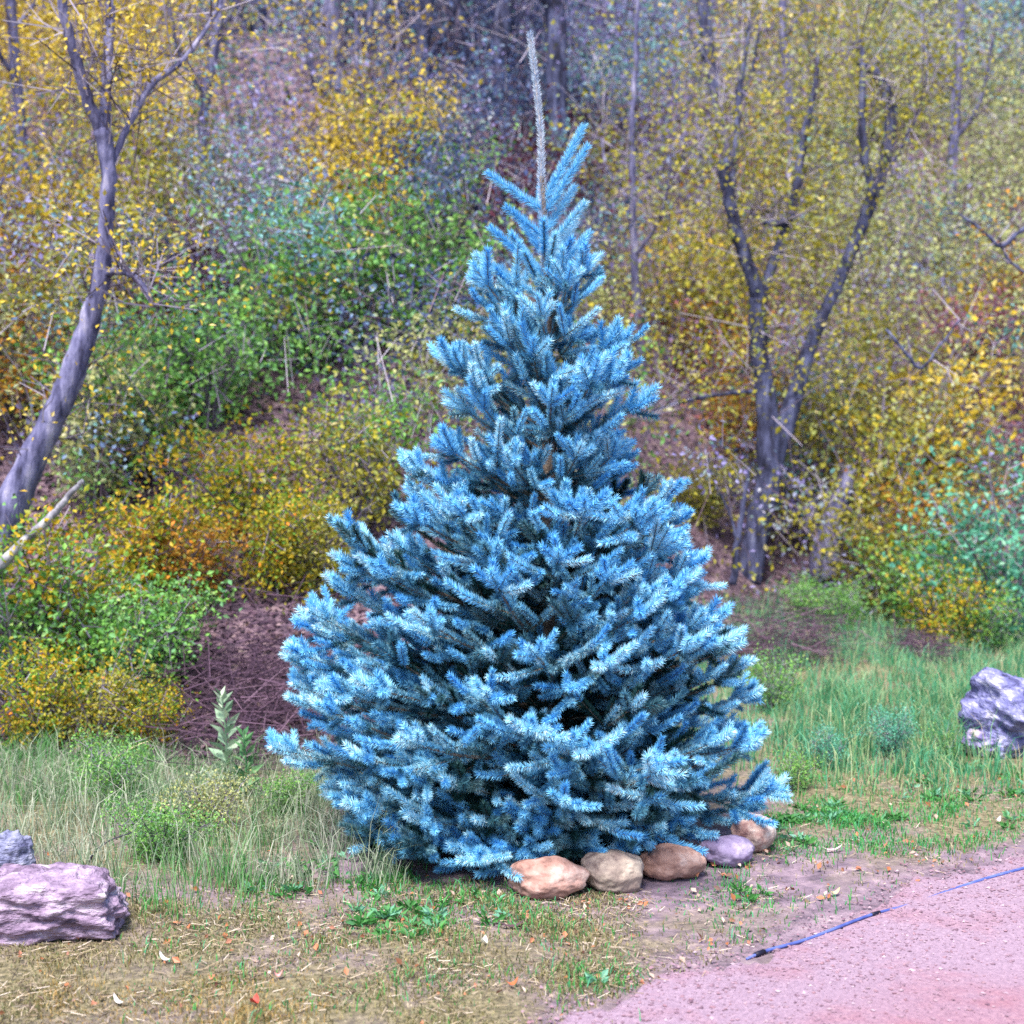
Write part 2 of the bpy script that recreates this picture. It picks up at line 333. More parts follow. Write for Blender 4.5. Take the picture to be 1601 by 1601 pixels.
def add_branch(az, zt, rad, pitch=None, roll=None, old_shade=0.0):
    za = None; am = math.degrees(math.atan2(math.sin(az), math.cos(az)))
    if zt < .34 and -106 < am < -8: rad = min(rad, .58)
    if pitch is None: pitch = math.radians(np.interp(zt, [.1, .6, 1.2, 1.9, 2.5], [2, 8, 16, 30, 48]) + U(-6, 7))
    za = zt - rad * math.tan(pitch) - .06 * rad
    if za < .10: za = .10 + .1 * U(0, 1); pitch = math.atan2(zt - za - .06 * rad, rad)
    Lb = max(.12, rad / math.cos(pitch) - .09)
    L = min(lens, key=lambda l: abs(l - Lb)); src = BR_SHADE if R.random() < old_shade else BR; W_, N_ = src[L][R.integers(len(src[L]))]; s = Lb / L
    x0 = float(np.interp(za, tp[:, 2], tp[:, 0]))
    o = link('branch', W_, spruce, (x0, 0, za), (U(-.6, .6) if roll is None else roll, -pitch, az), (s, min(1.1, max(.8, s)), min(1.1, max(.85, s))))
    link('needles', N_, o, kind='stuff')
g = 2.39996; n_b = 0; az = .3
TIERS = [(445, 6, 22), (505, 7, 18), (560, 10, 22), (630, 8, 22), (700, 12, 20), (800, 28, 36), (885, 28, 34), (985, 34, 36), (1085, 32, 36), (1185, 36, 36), (1270, 28, 32)]
for tpy, cnt, sig in TIERS:
    for k in range(cnt):
        az += g; zt = CAMZ - (tpy + sig * R.normal() * .8 - HOR) * PXM; inner = R.random() > .68; rr = outline(zt, az) * (U(.5, .82) if inner else U(.89, 1.05))
        add_branch(az, max(.05, zt), rr, old_shade=(.85 if inner else .06) * float(np.clip((1.9 - zt) / .8, 0, 1))); n_b += 1  # inner and lower branches take more of the shade-coloured copies
for k in range(18):
    az = math.radians(U(-178, -110)); add_branch(az, U(.02, .10), outline(.2, az) * U(.66, .86), pitch=-math.radians(U(7, 14)), roll=U(-.2, .2), old_shade=.7)
for k in range(28):
    zt = U(.06, .24); az = math.radians(U(-175, -5)) if k < 26 else U(0, 6.28); add_branch(az, zt, outline(.2, az) * U(.74, .96), roll=U(-.2, .2), old_shade=.65)
# branches whose tips show on the outline
for px, py in [(670, 556), (717, 425), (1008, 522), (1028, 625), (943, 408), (616, 728), (622, 800), (505, 832), (520, 885), (1072, 775), (1098, 815), (1112, 885), (462, 968), (445, 1085), (500, 925), (540, 945), (575, 905), (1118, 930), (1105, 905), (1150, 1010), (590, 860), (1160, 1150), (436, 1050),
               (470, 1010), (422, 1182), (432, 1130), (1140, 965), (1178, 1050), (1192, 1100), (1222, 1200), (1222, 1250), (515, 1255), (672, 690), (975, 700), (1000, 735), (560, 1330), (1195, 1290)]:
    zt = CAMZ - (py - HOR) * PXM; x = (px - 858) * PXM; a = U(-.3, .3)
    add_branch(a if x > 0 else math.pi + a, zt, abs(x) / math.cos(a), roll=U(-.2, .2))
# the explicit shoots round the top, each base and tip read from the photograph
SH = [((848, 332), (764, 279), 0), ((850, 318), (911, 208), .02), ((853, 335), (917, 238), -.05), ((848, 372), (792, 330), -.05), ((853, 362), (897, 300), .1), ((855, 392), (913, 324), -.08),
      ((850, 432), (768, 363), 0), ((856, 440), (921, 370), .05), ((852, 445), (800, 372), -.15), ((858, 440), (893, 380), -.15), ((850, 460), (820, 400), -.22), ((856, 425), (868, 372), -.2),
      ((850, 470), (745, 405), .1), ((856, 470), (938, 405), .1), ((851, 360), (845, 300), .14), ((851, 400), (850, 350), -.16), ((850, 400), (815, 350), .14), ((856, 420), (900, 352), .16)]
def tree_pt(px, py, dy=0.0):
    return np.array([xof(px, TY + dy) - TX, dy, CAMZ - (py - HOR) * (TY + dy) / F])
for (bx, by), (tx, ty), dy in SH:
    a, c = tree_pt(bx, by), tree_pt(tx, ty, dy); N, W = MB(), MB(); m = (a + c) / 2
    needles(N, np.array([a]), np.array([c]), .036, np.array([0.0]), 4200, .03); sticks(W, a[None], c[None], .004, .002, .5)
    o = link('branch', W.mesh('branch', False, [wood_m]), spruce); link('needles', N.mesh('needles', False, [ndl_m]), o, kind='stuff')
ld = [tree_pt(x, y) for x, y in ((851, 440), (850, 390), (848, 330), (846, 290), (845, 215), (838, 140), (833, 100), (828, 60))]
W, N = MB(), MB(); q, r_ = smooth_path(ld, [.008, .007, .006, .006, .006, .006, .005, .003], 22); tube(W, q, r_, 7)
needles(N, q[:-1], q[1:], np.linspace(.034, .024, len(q) - 1), np.linspace(0, 0, len(q) - 1), 4200, 0)
leader_w = noise_mat('leader_bark', [(130, 120, 125), (180, 172, 172), (205, 200, 200)], 60, bump=.4)
leader_m = leaf_mat('leader_needles', [(130, 158, 198), (175, 196, 222), (205, 218, 236), (236, 240, 246)], 0)
o = link('leader', W.mesh('leader', True, [leader_w]), spruce, label='long pale bare leader shoot at the very top')
link('needles', N.mesh('needles', False, [leader_m]), o)

# ------------------------------------------------------------------ stones and boulders
def rock(name, label, cat, px, pbot, wpx, hpx, dpx, cols, seed, rough=.12, layered=False, sub=5, tilt=0.0, spec=.3, freq=1.6, y=None, group=None, sq=1.0, bump=.35, taper=0.0):
    y = CAMZ * F / (pbot - HOR) if y is None else y
    w_, h_, d_ = wpx * y / F / 2, hpx * y / F / 2, dpx * y / F / 2; y += d_ * .6
    import bmesh
    bm = bmesh.new(); bmesh.ops.create_icosphere(bm, subdivisions=sub, radius=1)
    off = Vector((seed * 7.3, seed * 3.1, seed * 1.7))
    for v in bm.verts:
        p = v.co.copy(); n_ = mnoise.fractal(p * freq + off, .9, 2.1, 5)
        f = 1 + rough * n_ * 1.6
        if layered:
            c = mnoise.cell(p * 2.1 + off); f += rough * .5 * (c - .5) + .05 * rough * 6 * math.sin(p.z * 16 + 3 * mnoise.noise(p * 2 + off))
        m = max(abs(p.x), abs(p.y), abs(p.z)); f *= 1 + (sq - 1) * (1 / m - 1) if sq != 1 else 1
        v.co = Vector((p.x * f * w_ * (1 - taper * p.z), p.y * f * d_, p.z * f * h_ * (1 - taper * .6 * p.x)))
    me = bpy.data.meshes.new(name); bm.to_mesh(me); bm.free()
    me.polygons.foreach_set('use_smooth', [True] * len(me.polygons))
    me.materials.append(noise_mat(name + '_stone', cols, 9, rough=.75, bump=bump, spec=spec, bscale=46, lo=.36, hi=.64, stretch=(1, 1, 2.5 if layered else 1)))
    x = xof(px, y - d_ * .6)
    return link(name, me, None, (x, y, float(H(x, y)) + h_ * .86), (0, tilt, seed), label=label, category=cat, group=group)
RG = 'rounded stones edging the spruce'
def stone(label, *a, **k): return rock('border_stone', label, 'stone', *a, rough=.09, sub=5, freq=1.25, group=RG, **k)
stone('large smooth terracotta border stone, leftmost of the ring under the spruce', 857, 1412, 128, 66, 80, [(118, 86, 80), (165, 126, 116), (185, 147, 138), (208, 180, 172)], 0.1, tilt=.05)
stone('pale buff border stone between the two terracotta ones', 961, 1399, 98, 64, 75, [(110, 92, 90), (152, 134, 126), (176, 158, 146), (205, 188, 172)], 0.35, tilt=.12, sq=1.3)
stone('low orange-brown border stone left of the violet one', 1057, 1382, 108, 56, 75, [(108, 76, 72), (158, 120, 108), (180, 142, 130), (204, 174, 164)], 0.2)
stone('flat violet-grey border stone beside the cream stone', 1143, 1364, 88, 48, 70, [(100, 88, 118), (130, 115, 150), (150, 135, 168), (178, 165, 190)], 0.3)
stone('cream and pink border stone at the right end of the ring', 1184, 1342, 72, 62, 70, [(130, 92, 90), (178, 142, 134), (205, 182, 172), (226, 216, 208)], 0.5)
stone('small pinkish border stone tucked behind the cream one', 1172, 1298, 52, 34, 50, [(150, 110, 120), (200, 160, 165), (225, 195, 200)], 0.6)
VI = [(92, 76, 98), (138, 116, 144), (168, 146, 174), (205, 188, 206)]
rock('boulder', 'wide layered lilac boulder at the left edge of the verge', 'boulder', 58, 1478, 214, 106, 150, VI, 0.15, rough=.08, layered=True, sub=6, sq=1.6, freq=2.6, bump=1.0, taper=.26)
rock('boulder', 'pale blue-white rock behind the lilac boulder at the left edge', 'boulder', 8, 1395, 66, 88, 60, [(85, 85, 120), (128, 130, 162), (165, 165, 188)], 1.2, rough=.1, layered=True, sub=5, freq=2, bump=.8)
rock('boulder', 'tall craggy violet-blue boulder at the right edge in grass', 'boulder', 1592, 1190, 130, 132, 120, [(62, 62, 100), (104, 104, 155), (140, 140, 188), (205, 202, 225)], 2.1, rough=.11, layered=True, sub=6, sq=1.4, freq=2.0, tilt=-.35, bump=.9)
rock('boulder', 'low violet rock with a cream top in front of the craggy boulder', 'boulder', 1548, 1190, 80, 44, 60, [(95, 85, 140), (150, 140, 190), (225, 205, 190)], 0.45, rough=.15, layered=True, sub=5, freq=2, bump=.8)

# hose along the path edge
mb = MB(); pts = []
for k, (px, py) in enumerate([(1172, 1511), (1205, 1500), (1270, 1480), (1365, 1446), (1430, 1425), (1500, 1401), (1560, 1381), (1640, 1355)]):
    y = CAMZ * F / (py - HOR); x = xof(px, y); pts.append((x, y, float(H(x, y)) + [.004, .010, .008, .011, .001, .004, .009, .008][k]))
q, r_ = smooth_path(pts, [.004, .0055, .0055, .0055, .005, .0055, .006, .006], 40); tube(mb, q, r_, 8)
hose_m = noise_mat('hose_rubber', [(56, 66, 130), (84, 100, 172), (118, 130, 190)], 12, rough=.6, bump=.1)
hose_d = noise_mat('hose_fitting_black', [(18, 18, 35), (30, 30, 60)], 12, rough=.5, bump=.1)
ho = link('hose', mb.mesh('hose', True, [hose_m]), None, label='thin blue-grey hose lying along the edge of the pink path', category='hose')
for nm, i0, i1, rr in (('end_cap', 3, 5, .009), ('coupling', 17, 18, .007)):
    mb = MB(); P_ = q[i0:i1 + 1]; tube(mb, P_, rr, 8); link(nm, mb.mesh(nm, True, [hose_d]), ho)

# ------------------------------------------------------------------ trees with hand-placed trunks
def build_limb(mb, pts, depth, wob=.007, sides=9, dd=None):
    """pts: (px, py, width px); depth along y"""
    n = len(pts); dep = [depth + (0 if dd is None else dd * i / (n - 1)) for i in range(n)]
    P = np.array([at(p[0], p[1], d) for p, d in zip(pts, dep)]); rad = np.array([p[2] * .86 * d / F / 2 for p, d in zip(pts, dep)])
    k = max(8, n * 5); P, rad = smooth_path(P, rad, k); P[1:-1] += R.normal(size=(k - 2, 3)) * (wob * max(0.4, depth / 13 - .2)) * np.array([1, 1, .3])
    tube(mb, P, np.maximum(rad, .002), sides, rough=.04); return P, rad
def twigs_on(mb, P, rad, n, ln, rnd0=.2):
    i = R.integers(len(P) // 4, len(P), n); a = P[i]; d = norm(rdir(n) + np.array([0, 0, .5])); l = U(.4, 1, n)[:, None] * ln
    b_ = a + d * l; sticks(mb, a, b_, .006, .003, U(0, 1, n)); d2 = norm(d + rdir(n) * .7)
    m = a + d * l * .6; c = m + d2 * l * .7; sticks(mb, m, c, .004, .002, U(0, 1, n)); return np.concatenate([b_, c])
def foliage(mb, tips, per, spread, size):
    C = np.repeat(tips, per, 0); C = C + R.normal(size=C.shape) * spread; n = len(C)
    base = np.repeat(U(0, .45, len(tips)), per); leaves(mb, C, U(.7, 1.3, n) * size, np.clip(base + U(0, .6, n), 0, 1))
def pixel_tree(name, label, cat, depth, parts, mat, pal='L', tw=(40, .5), leaf=(5, .16, .06), crown=True, group=None):
    p0 = at(parts[0][1][0][0], parts[0][1][0][1], depth); gz = float(H(p0[0], depth)); base = np.array([p0[0], depth, min(gz, p0[2])])
    T = thing(name, label, cat, tuple(base), group=group); tips = []; TW = MB()
    for nm, pts, *rest in parts:
        mb = MB(); P, rad = build_limb(mb, pts, depth, dd=rest[0] if rest else None)
        mb.v = [v - base for v in mb.v]; link(nm, mb.mesh(nm, True, [rest[1] if len(rest) > 1 else mat]), T)
        if crown: tips.append(twigs_on(TW, P, rad, tw[0], tw[1]))
    if crown:
        TW.v = [v - base for v in TW.v]; link('twigs', TW.mesh('twigs', False, [twig_m]), T, kind='stuff')
        L_ = MB(); foliage(L_, np.concatenate(tips) - base, *leaf); link('crown', L_.mesh('crown', False, [LM[pal]]), T, kind='stuff')
    return T

pixel_tree('leaning_tree', 'leaning grey-violet tree with a forked top at the left edge', 'tree', 8.6, [
    ('trunk', [(-70, 985, 95), (-15, 870, 80), (25, 775, 62), (70, 680, 48), (108, 600, 46), (135, 520, 40), (158, 440, 34), (166, 350, 28), (170, 270, 28), (160, 205, 32)]),
    ('limb', [(162, 215, 26), (135, 150, 22), (115, 80, 20), (98, 10, 18), (88, -90, 14)], -.3),
    ('limb', [(163, 215, 22), (166, 140, 20), (170, 60, 18), (182, -80, 14)], .3),
    ('limb', [(168, 270, 14), (200, 200, 12), (235, 135, 12), (290, 90, 10), (345, 10, 8)], .4),
    ('limb', [(160, 430, 16), (190, 425, 12), (220, 440, 9), (240, 480, 6)], -.2)], bark, 'Y', (34, .5), (6, .14, .036))
pixel_tree('broken_log', 'pale broken branch propped against the leaning trunk', 'log', 7.9, [
    ('trunk', [(-60, 940, 26), (0, 884, 22), (45, 840, 18), (85, 802, 14), (112, 770, 11), (130, 752, 9)])], bark_p, crown=False)
pixel_tree('forked_tree', 'dark tree forking into three crooked stems right of the spruce', 'tree', 13.0, [
    ('trunk', [(1170, 915, 52), (1186, 820, 48), (1203, 720, 46), (1196, 620, 38), (1186, 540, 32), (1186, 465, 34)]),
    ('limb', [(1188, 475, 26), (1170, 415, 26), (1150, 355, 24), (1138, 300, 22), (1128, 250, 24)], -.3),
    ('limb', [(1188, 470, 20), (1215, 395, 18), (1240, 320, 17), (1254, 230, 14), (1272, 150, 11), (1276, 85, 9)], .3),
    ('limb', [(1145, 310, 10), (1150, 220, 12), (1158, 130, 11), (1172, 40, 6)], .3),
    ('limb', [(1196, 760, 40), (1222, 680, 38), (1252, 590, 30), (1275, 520, 24), (1320, 420, 22), (1362, 315, 24), (1386, 240, 22), (1392, 165, 22), (1365, 110, 18), (1330, 95, 7)], .6),
    ('limb', [(1366, 310, 14), (1350, 230, 15), (1350, 120, 12), (1345, 60, 6)], .1),
    ('limb', [(1180, 612, 9), (1130, 616, 8), (1080, 625, 8), (1030, 640, 5), (1000, 655, 3)], -.7),
    ('limb', [(1230, 340, 14), (1215, 350, 16), (1190, 345, 8), (1175, 330, 4)], .1),
    ('limb', [(1376, 280, 7), (1410, 230, 5), (1440, 160, 4), (1452, 90, 3)], .4)], bark_d, 'L', (42, .8), (11, .22, .05))
pixel_tree('tree_snag', 'short leaning violet snag between the forked tree and the bushes', 'snag', 13.2, [
    ('trunk', [(1285, 905, 56), (1300, 830, 48), (1316, 780, 34), (1332, 730, 20)])], bark, 'K', (8, .35), (4, .15, .05))
pixel_tree('dead_tree', 'thin black dead stem standing at the foot of the forked tree', 'dead tree', 12.2, [
    ('trunk', [(1146, 915, 15), (1153, 850, 12), (1163, 780, 9), (1172, 730, 6)]),
    ('limb', [(1153, 850, 8), (1140, 800, 5), (1120, 760, 3)])], bark_d, 'L', (6, .3), (3, .1, .05))
BT = [('broad dark purple trunk left of the spruce leader against the violet brush', 18.5, [(790, 480, 40), (782, 300, 36), (775, 150, 34), (790, 0, 34), (800, -150, 30)], bark_d, 'N'),
      ('dark blue-violet trunk between the ivy trunk and the broad purple one', 18.0, [(665, 440, 30), (672, 250, 28), (662, 100, 28), (668, -20, 26), (660, -150, 24)], bark_d, 'N'),
      ('straight violet trunk with ivy high in the woods left of the spruce tip', 17.5, [(505, 520, 38), (518, 300, 34), (530, 180, 32), (520, 60, 30), (515, -120, 28)], bark, 'B'),
      ('dark straight trunk directly behind the spruce leader', 17.0, [(878, 560, 42), (876, 320, 40), (868, 20, 38), (862, -60, 36), (850, -240, 32)], bark_d, 'P'),
      ('slender straight trunk right of the spruce top', 15.0, [(1002, 560, 18), (992, 400, 15), (988, 250, 13), (992, 120, 10), (1000, -100, 8)], bark, 'L'),
      ('crooked dark trunk at the top edge left of the forked tree', 18.0, [(1150, 330, 20), (1128, 200, 22), (1108, 80, 22), (1098, -20, 24), (1090, -150, 22)], bark_d, 'Y'),
      ('thin violet trunk between the ivy trunk and the spruce leader', 19.0, [(612, 460, 26), (606, 200, 26), (600, 60, 26), (598, -150, 22)], bark, 'B'),
      ('faint grey trunk right of the leaning tree', 15.0, [(300, 500, 14), (310, 300, 14), (322, 150, 20), (345, 20, 16), (360, -120, 14)], bark, 'L'),
      ('tall grey trunk near the upper left corner behind the leaning tree', 14.0, [(30, 520, 26), (38, 300, 24), (25, 120, 20), (10, -80, 18)], bark, 'Y'),
      ('dim violet trunk in the upper left woods between two yellow crowns', 20.0, [(420, 420, 26), (410, 220, 26), (405, 60, 26), (398, -150, 22)], bark_d, 'P'),
      ('distant trunk in the khaki woods near the upper right corner', 19.0, [(1480, 430, 18), (1492, 220, 18), (1500, 60, 16), (1510, -150, 14)], bark, 'K'),
      ('thin trunk against the purple slope just left of the spruce tip', 20.0, [(725, 420, 16), (728, 220, 16), (720, 60, 18), (722, -150, 14)], bark, 'P'),
      ('slim tree with yellow leaves left of the ivy trunk', 16.0, [(575, 560, 11), (565, 400, 10), (572, 250, 9), (560, 110, 7), (556, 20, 4)], bark, 'Y'),
      ('leafy trunk with orange leaves above the forked tree', 20.0, [(1230, 420, 14), (1235, 220, 14), (1225, 60, 14), (1220, -150, 12)], bark, 'O')]
for lab, dep, pts, m, pal in BT:
    P0 = at(pts[0][0], pts[0][1], dep); gz = float(H(P0[0], dep)); py0 = HOR - (gz - .2 - CAMZ) * F / dep
    pts = [(pts[0][0], max(py0, pts[0][1]), pts[0][2])] + pts
    if pts[0][1] <= pts[1][1] + 5: pts = pts[1:]
    lx, ly, lw = pts[2]; sg = R.choice([-1, 1])
    pixel_tree('woodland_tree', lab, 'tree', dep, [('trunk', pts),
        ('limb', [(lx, ly, lw * .5), (lx + 40 * sg, ly - 60, lw * .4), (lx + 60 * sg, ly - 160, lw * .25)], -.5),
        ('limb', [(lx, ly - 80, lw * .4), (lx - 45 * sg, ly - 140, lw * .3), (lx - 50 * sg, ly - 230, lw * .15)], .5)], m, pal, (26, 1.0), (5, .22, .06), group='trees on the wooded slope')
pixel_tree('fallen_branch', 'pale fallen branch lying across the brush left of the spruce top', 'branch', 13.0, [
    ('trunk', [(400, 268, 5), (450, 285, 7), (510, 298, 6), (565, 318, 4)])], bark_p, 'B', (10, .35), (1, .2, .03))
pixel_tree('dead_branch', 'dark dead branch forking among orange leaves at the right edge', 'branch', 12.5, [
    ('trunk', [(1625, 345, 8), (1590, 365, 8), (1565, 385, 8), (1535, 360, 6), (1500, 335, 4)]),
    ('limb', [(1565, 385, 6), (1580, 410, 5), (1610, 430, 4)]), ], bark_d, 'O', (10, .4), (4, .15, .045))
pixel_tree('dead_branch', 'thin dark branch angled across khaki brush right of the forked tree', 'branch', 11.5, [
    ('trunk', [(1385, 515, 5), (1415, 550, 6), (1440, 575, 6), (1470, 540, 4), (1500, 500, 3)])], bark_d, 'K', (12, .35), (3, .15, .045))

# ------------------------------------------------------------------ shrubs
def shrub_meshes(seed, nst=16, h=1.0, wide=.55, per=34, size=.045, tw=9):
    global R
    R = np.random.default_rng(seed); W, L_ = MB(), MB(); tips = []
    for k in range(nst):
        a = U(0, 2 * math.pi); o = U(.1, 1) ** .7 * wide; hh = h * U(.6, 1.05) * (1 - .3 * o / wide)
        P, r_ = smooth_path([(0.04 * math.cos(a), .04 * math.sin(a), -.05), (o * .35 * math.cos(a), o * .35 * math.sin(a), hh * .45), (o * math.cos(a) + U(-.08, .08), o * math.sin(a), hh)], [.014, .009, .004], 9)
        tube(W, P, r_, 5, rnd=U(0, 1)); i = R.integers(2, 9, tw); d = norm(rdir(tw) + np.array([.6 * math.cos(a), .6 * math.sin(a), .4])); e = P[i] + d * U(.1, .32, tw)[:, None] * h
        sticks(W, P[i], e, .004, .002, U(0, 1, tw)); tips += [e, P[i] + (e - P[i]) * .6]
    foliage(L_, np.concatenate(tips), per, .07 * h ** .5, size)
    return W.mesh('stems', False, [twig_m]), L_.mesh('foliage', False, [LM['L']])
SV = [shrub_meshes(200 + k, nst=14 + k, wide=[.5, .62, .45, .7][k % 4], per=[9, 12, 7, 10][k % 4]) for k in range(6)]
R = np.random.default_rng(21)
def shrub(px, y, h, pal, label, name='shrub', wide=1.0, group=None, cat='shrub', z=None, sv=None):
    x = xof(px, y); T = thing(name, label, cat, (x, y, (float(H(x, y)) if z is None else z) - .02), U(0, 6.28), 1, group)
    a, c = SV[R.integers(6) if sv is None else sv]; s = (h * wide, h * wide, h)
    link('stems', a, T, scl=s); o = link('foliage', c, T, scl=s, kind='stuff')
    o.material_slots[0].link = 'OBJECT'; o.material_slots[0].material = LM[pal]; return T
SHR = [  # px, depth, height, palette, label
 (20, 8.1, 1.0, 'G', 'dark green shrub at the left edge below the leaning trunk'), (95, 8.3, .95, 'M', 'green and orange shrub just right of the leaning trunk base'),
 (180, 8.0, .85, 'G', 'fresh green shrub low on the bank at left'), (235, 8.2, .62, 'G', 'fresh green shrub beside the bare brown bank'),
 (60, 7.6, .6, 'M', 'low mottled shrub above the left tall grass'), (150, 7.6, .55, 'L', 'small olive shrub at the foot of the left bank'),
 (235, 7.6, .42, 'M', 'small gold and rust shrub at the foot of the left bank'), (290, 8.9, .7, 'O', 'orange autumn shrub above the bare brown bank'),
 (225, 8.9, .85, 'M', 'orange and green shrub at the middle of the left slope'), (425, 9.1, .72, 'M', 'rusty green shrub above the brown bank left of the spruce'),
 (500, 9.0, .72, 'L', 'olive shrub touching the left side of the spruce'), (380, 9.6, .9, 'M', 'gold and green shrub behind the orange ones left of the spruce'),
 (560, 9.6, 1.0, 'L', 'olive shrub behind the left middle boughs of the spruce'), (150, 10.0, 1.1, 'K', 'khaki shrub against the leaning trunk'),
 (190, 10.4, 1.1, 'G', 'grey-green shrub right of the leaning trunk at mid height'), (330, 10.9, 1.2, 'G', 'broad soft green shrub in the middle of the left slope'),
 (450, 11.8, 1.5, 'G', 'tall soft green shrub between the leaning tree and the spruce'), (560, 12.0, 1.4, 'G', 'green shrub close to the left of the spruce crown'),
 (650, 12.0, 1.4, 'G', 'green shrub behind the left upper boughs of the spruce'), (250, 11.2, .9, 'G', 'vivid green shrub under the dark hollow at left'),
 (25, 11.0, 1.3, 'K', 'pale khaki shrub at the left edge above the trunk'), (60, 13.0, 1.4, 'Y', 'yellow shrub at the left edge beside the leaning tree'),
 (20, 12.2, 1.0, 'O', 'golden orange shrub at the left edge'), (600, 14.2, 1.5, 'Y', 'yellow-green shrub left of the spruce shoulder'),
 (680, 14.0, 1.2, 'G', 'small green shrub just left of the spruce shoulder'), (1095, 13.2, .7, 'L', 'low olive shrub just left of the foot of the forked tree'),
 (1275, 11.9, .5, 'G', 'low green bush in front of the snag'), (1370, 13.6, 1.9, 'L', 'tall olive bush right of the forked tree'),
 (1430, 14.2, 1.9, 'Y', 'tall golden bush behind the olive one at right'), (1450, 11.6, .95, 'G', 'green bush at right above the meadow grass'),
 (1500, 11.4, .8, 'G', 'green bush beside the teal bush at right'), (1480, 11.0, .75, 'M', 'dark low bush with yellow leaves at the meadow edge'),
 (1580, 11.4, 1.5, 'T', 'teal-green feathery bush at the right edge'), (1540, 11.0, .6, 'G', 'low green bush under the teal one at the right edge'),
 (1400, 12.4, 1.3, 'L', 'olive and rust bush left of the teal bush'), (1445, 12.9, 1.3, 'O', 'slim rusty bush left of the teal bush'),
 (1320, 11.6, .5, 'G', 'low green bush on the meadow side below the snag'), (1150, 15.0, 1.0, 'O', 'orange shrub glimpsed left of the forked trunk'),
 (1110, 16.5, 1.6, 'L', 'olive leaved shrub between the spruce and the forked tree'), (1070, 17.0, 1.7, 'Y', 'yellow shrub right of the slender trunk'),
 (1130, 16.0, 1.2, 'O', 'rust coloured shrub left of the broken fork'), (1590, 17.6, .9, 'O', 'orange shrub at the right edge high on the slope'),
 (1530, 16.0, 1.3, 'R', 'reddish shrub on the slope at right'), (750, 20.5, 2.0, 'P', 'violet shrub left of the spruce tip'),
]
SHR += [(350, 12.9, .75, 'D', 'added maroon shrub coloured dark for the shade of the hollow right of the leaning tree'), (245, 12.9, .8, 'N', 'added slate shrub coloured dark for the shade of the hollow beside the leaning tree'),  # both shrubs added, the shade of the hollow put into their leaf colour
 (250, 5.55, .30, 'G', 'small dark green bushy weed in the tall grass right of the lilac boulder'), (325, 5.95, .30, 'K', 'small khaki bushy weed in the left tall grass'),
 (165, 6.5, .34, 'G', 'bushy green weed behind the lilac boulder'), (440, 6.3, .24, 'G', 'small green weed beside the left skirt of the spruce'),
 (1300, 7.1, .24, 'T', 'low blue-green weed at the front of the meadow'), (1245, 6.7, .22, 'G', 'low green weed beside the right skirt of the spruce'), (1400, 7.4, .28, 'T', 'blue-green bushy weed in the middle of the meadow edge'),
 (1480, 7.4, .2, 'G', 'green weed just left of the craggy boulder'), (1210, 8.6, .4, 'G', 'green bushy weed behind the right boughs of the spruce')]
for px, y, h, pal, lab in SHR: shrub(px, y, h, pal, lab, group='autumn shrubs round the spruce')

# ------------------------------------------------------------------ thicket on the slope (uncountable: one object per leaf colour)
GRID = """YYYNPNNNNPBPKKKB
YLYBPLNNNBPKKLKK
LLLBPYNNDLPOKKKK
PLLPBYNDNBLYLKKK
LLDDNBNNKLRRLKKK
OGGBGNKLRRRRPLKK
LLGGGGGKRRRRLLKR
KGGGYGGKRRRNPLRT
LLOOYGGGRRRLPLGT
GGGOOMMMRRRNPGGG
GGGMMMMMRRRNLGGG
GGMMMMMMRRRGGGGG""".split('\n')
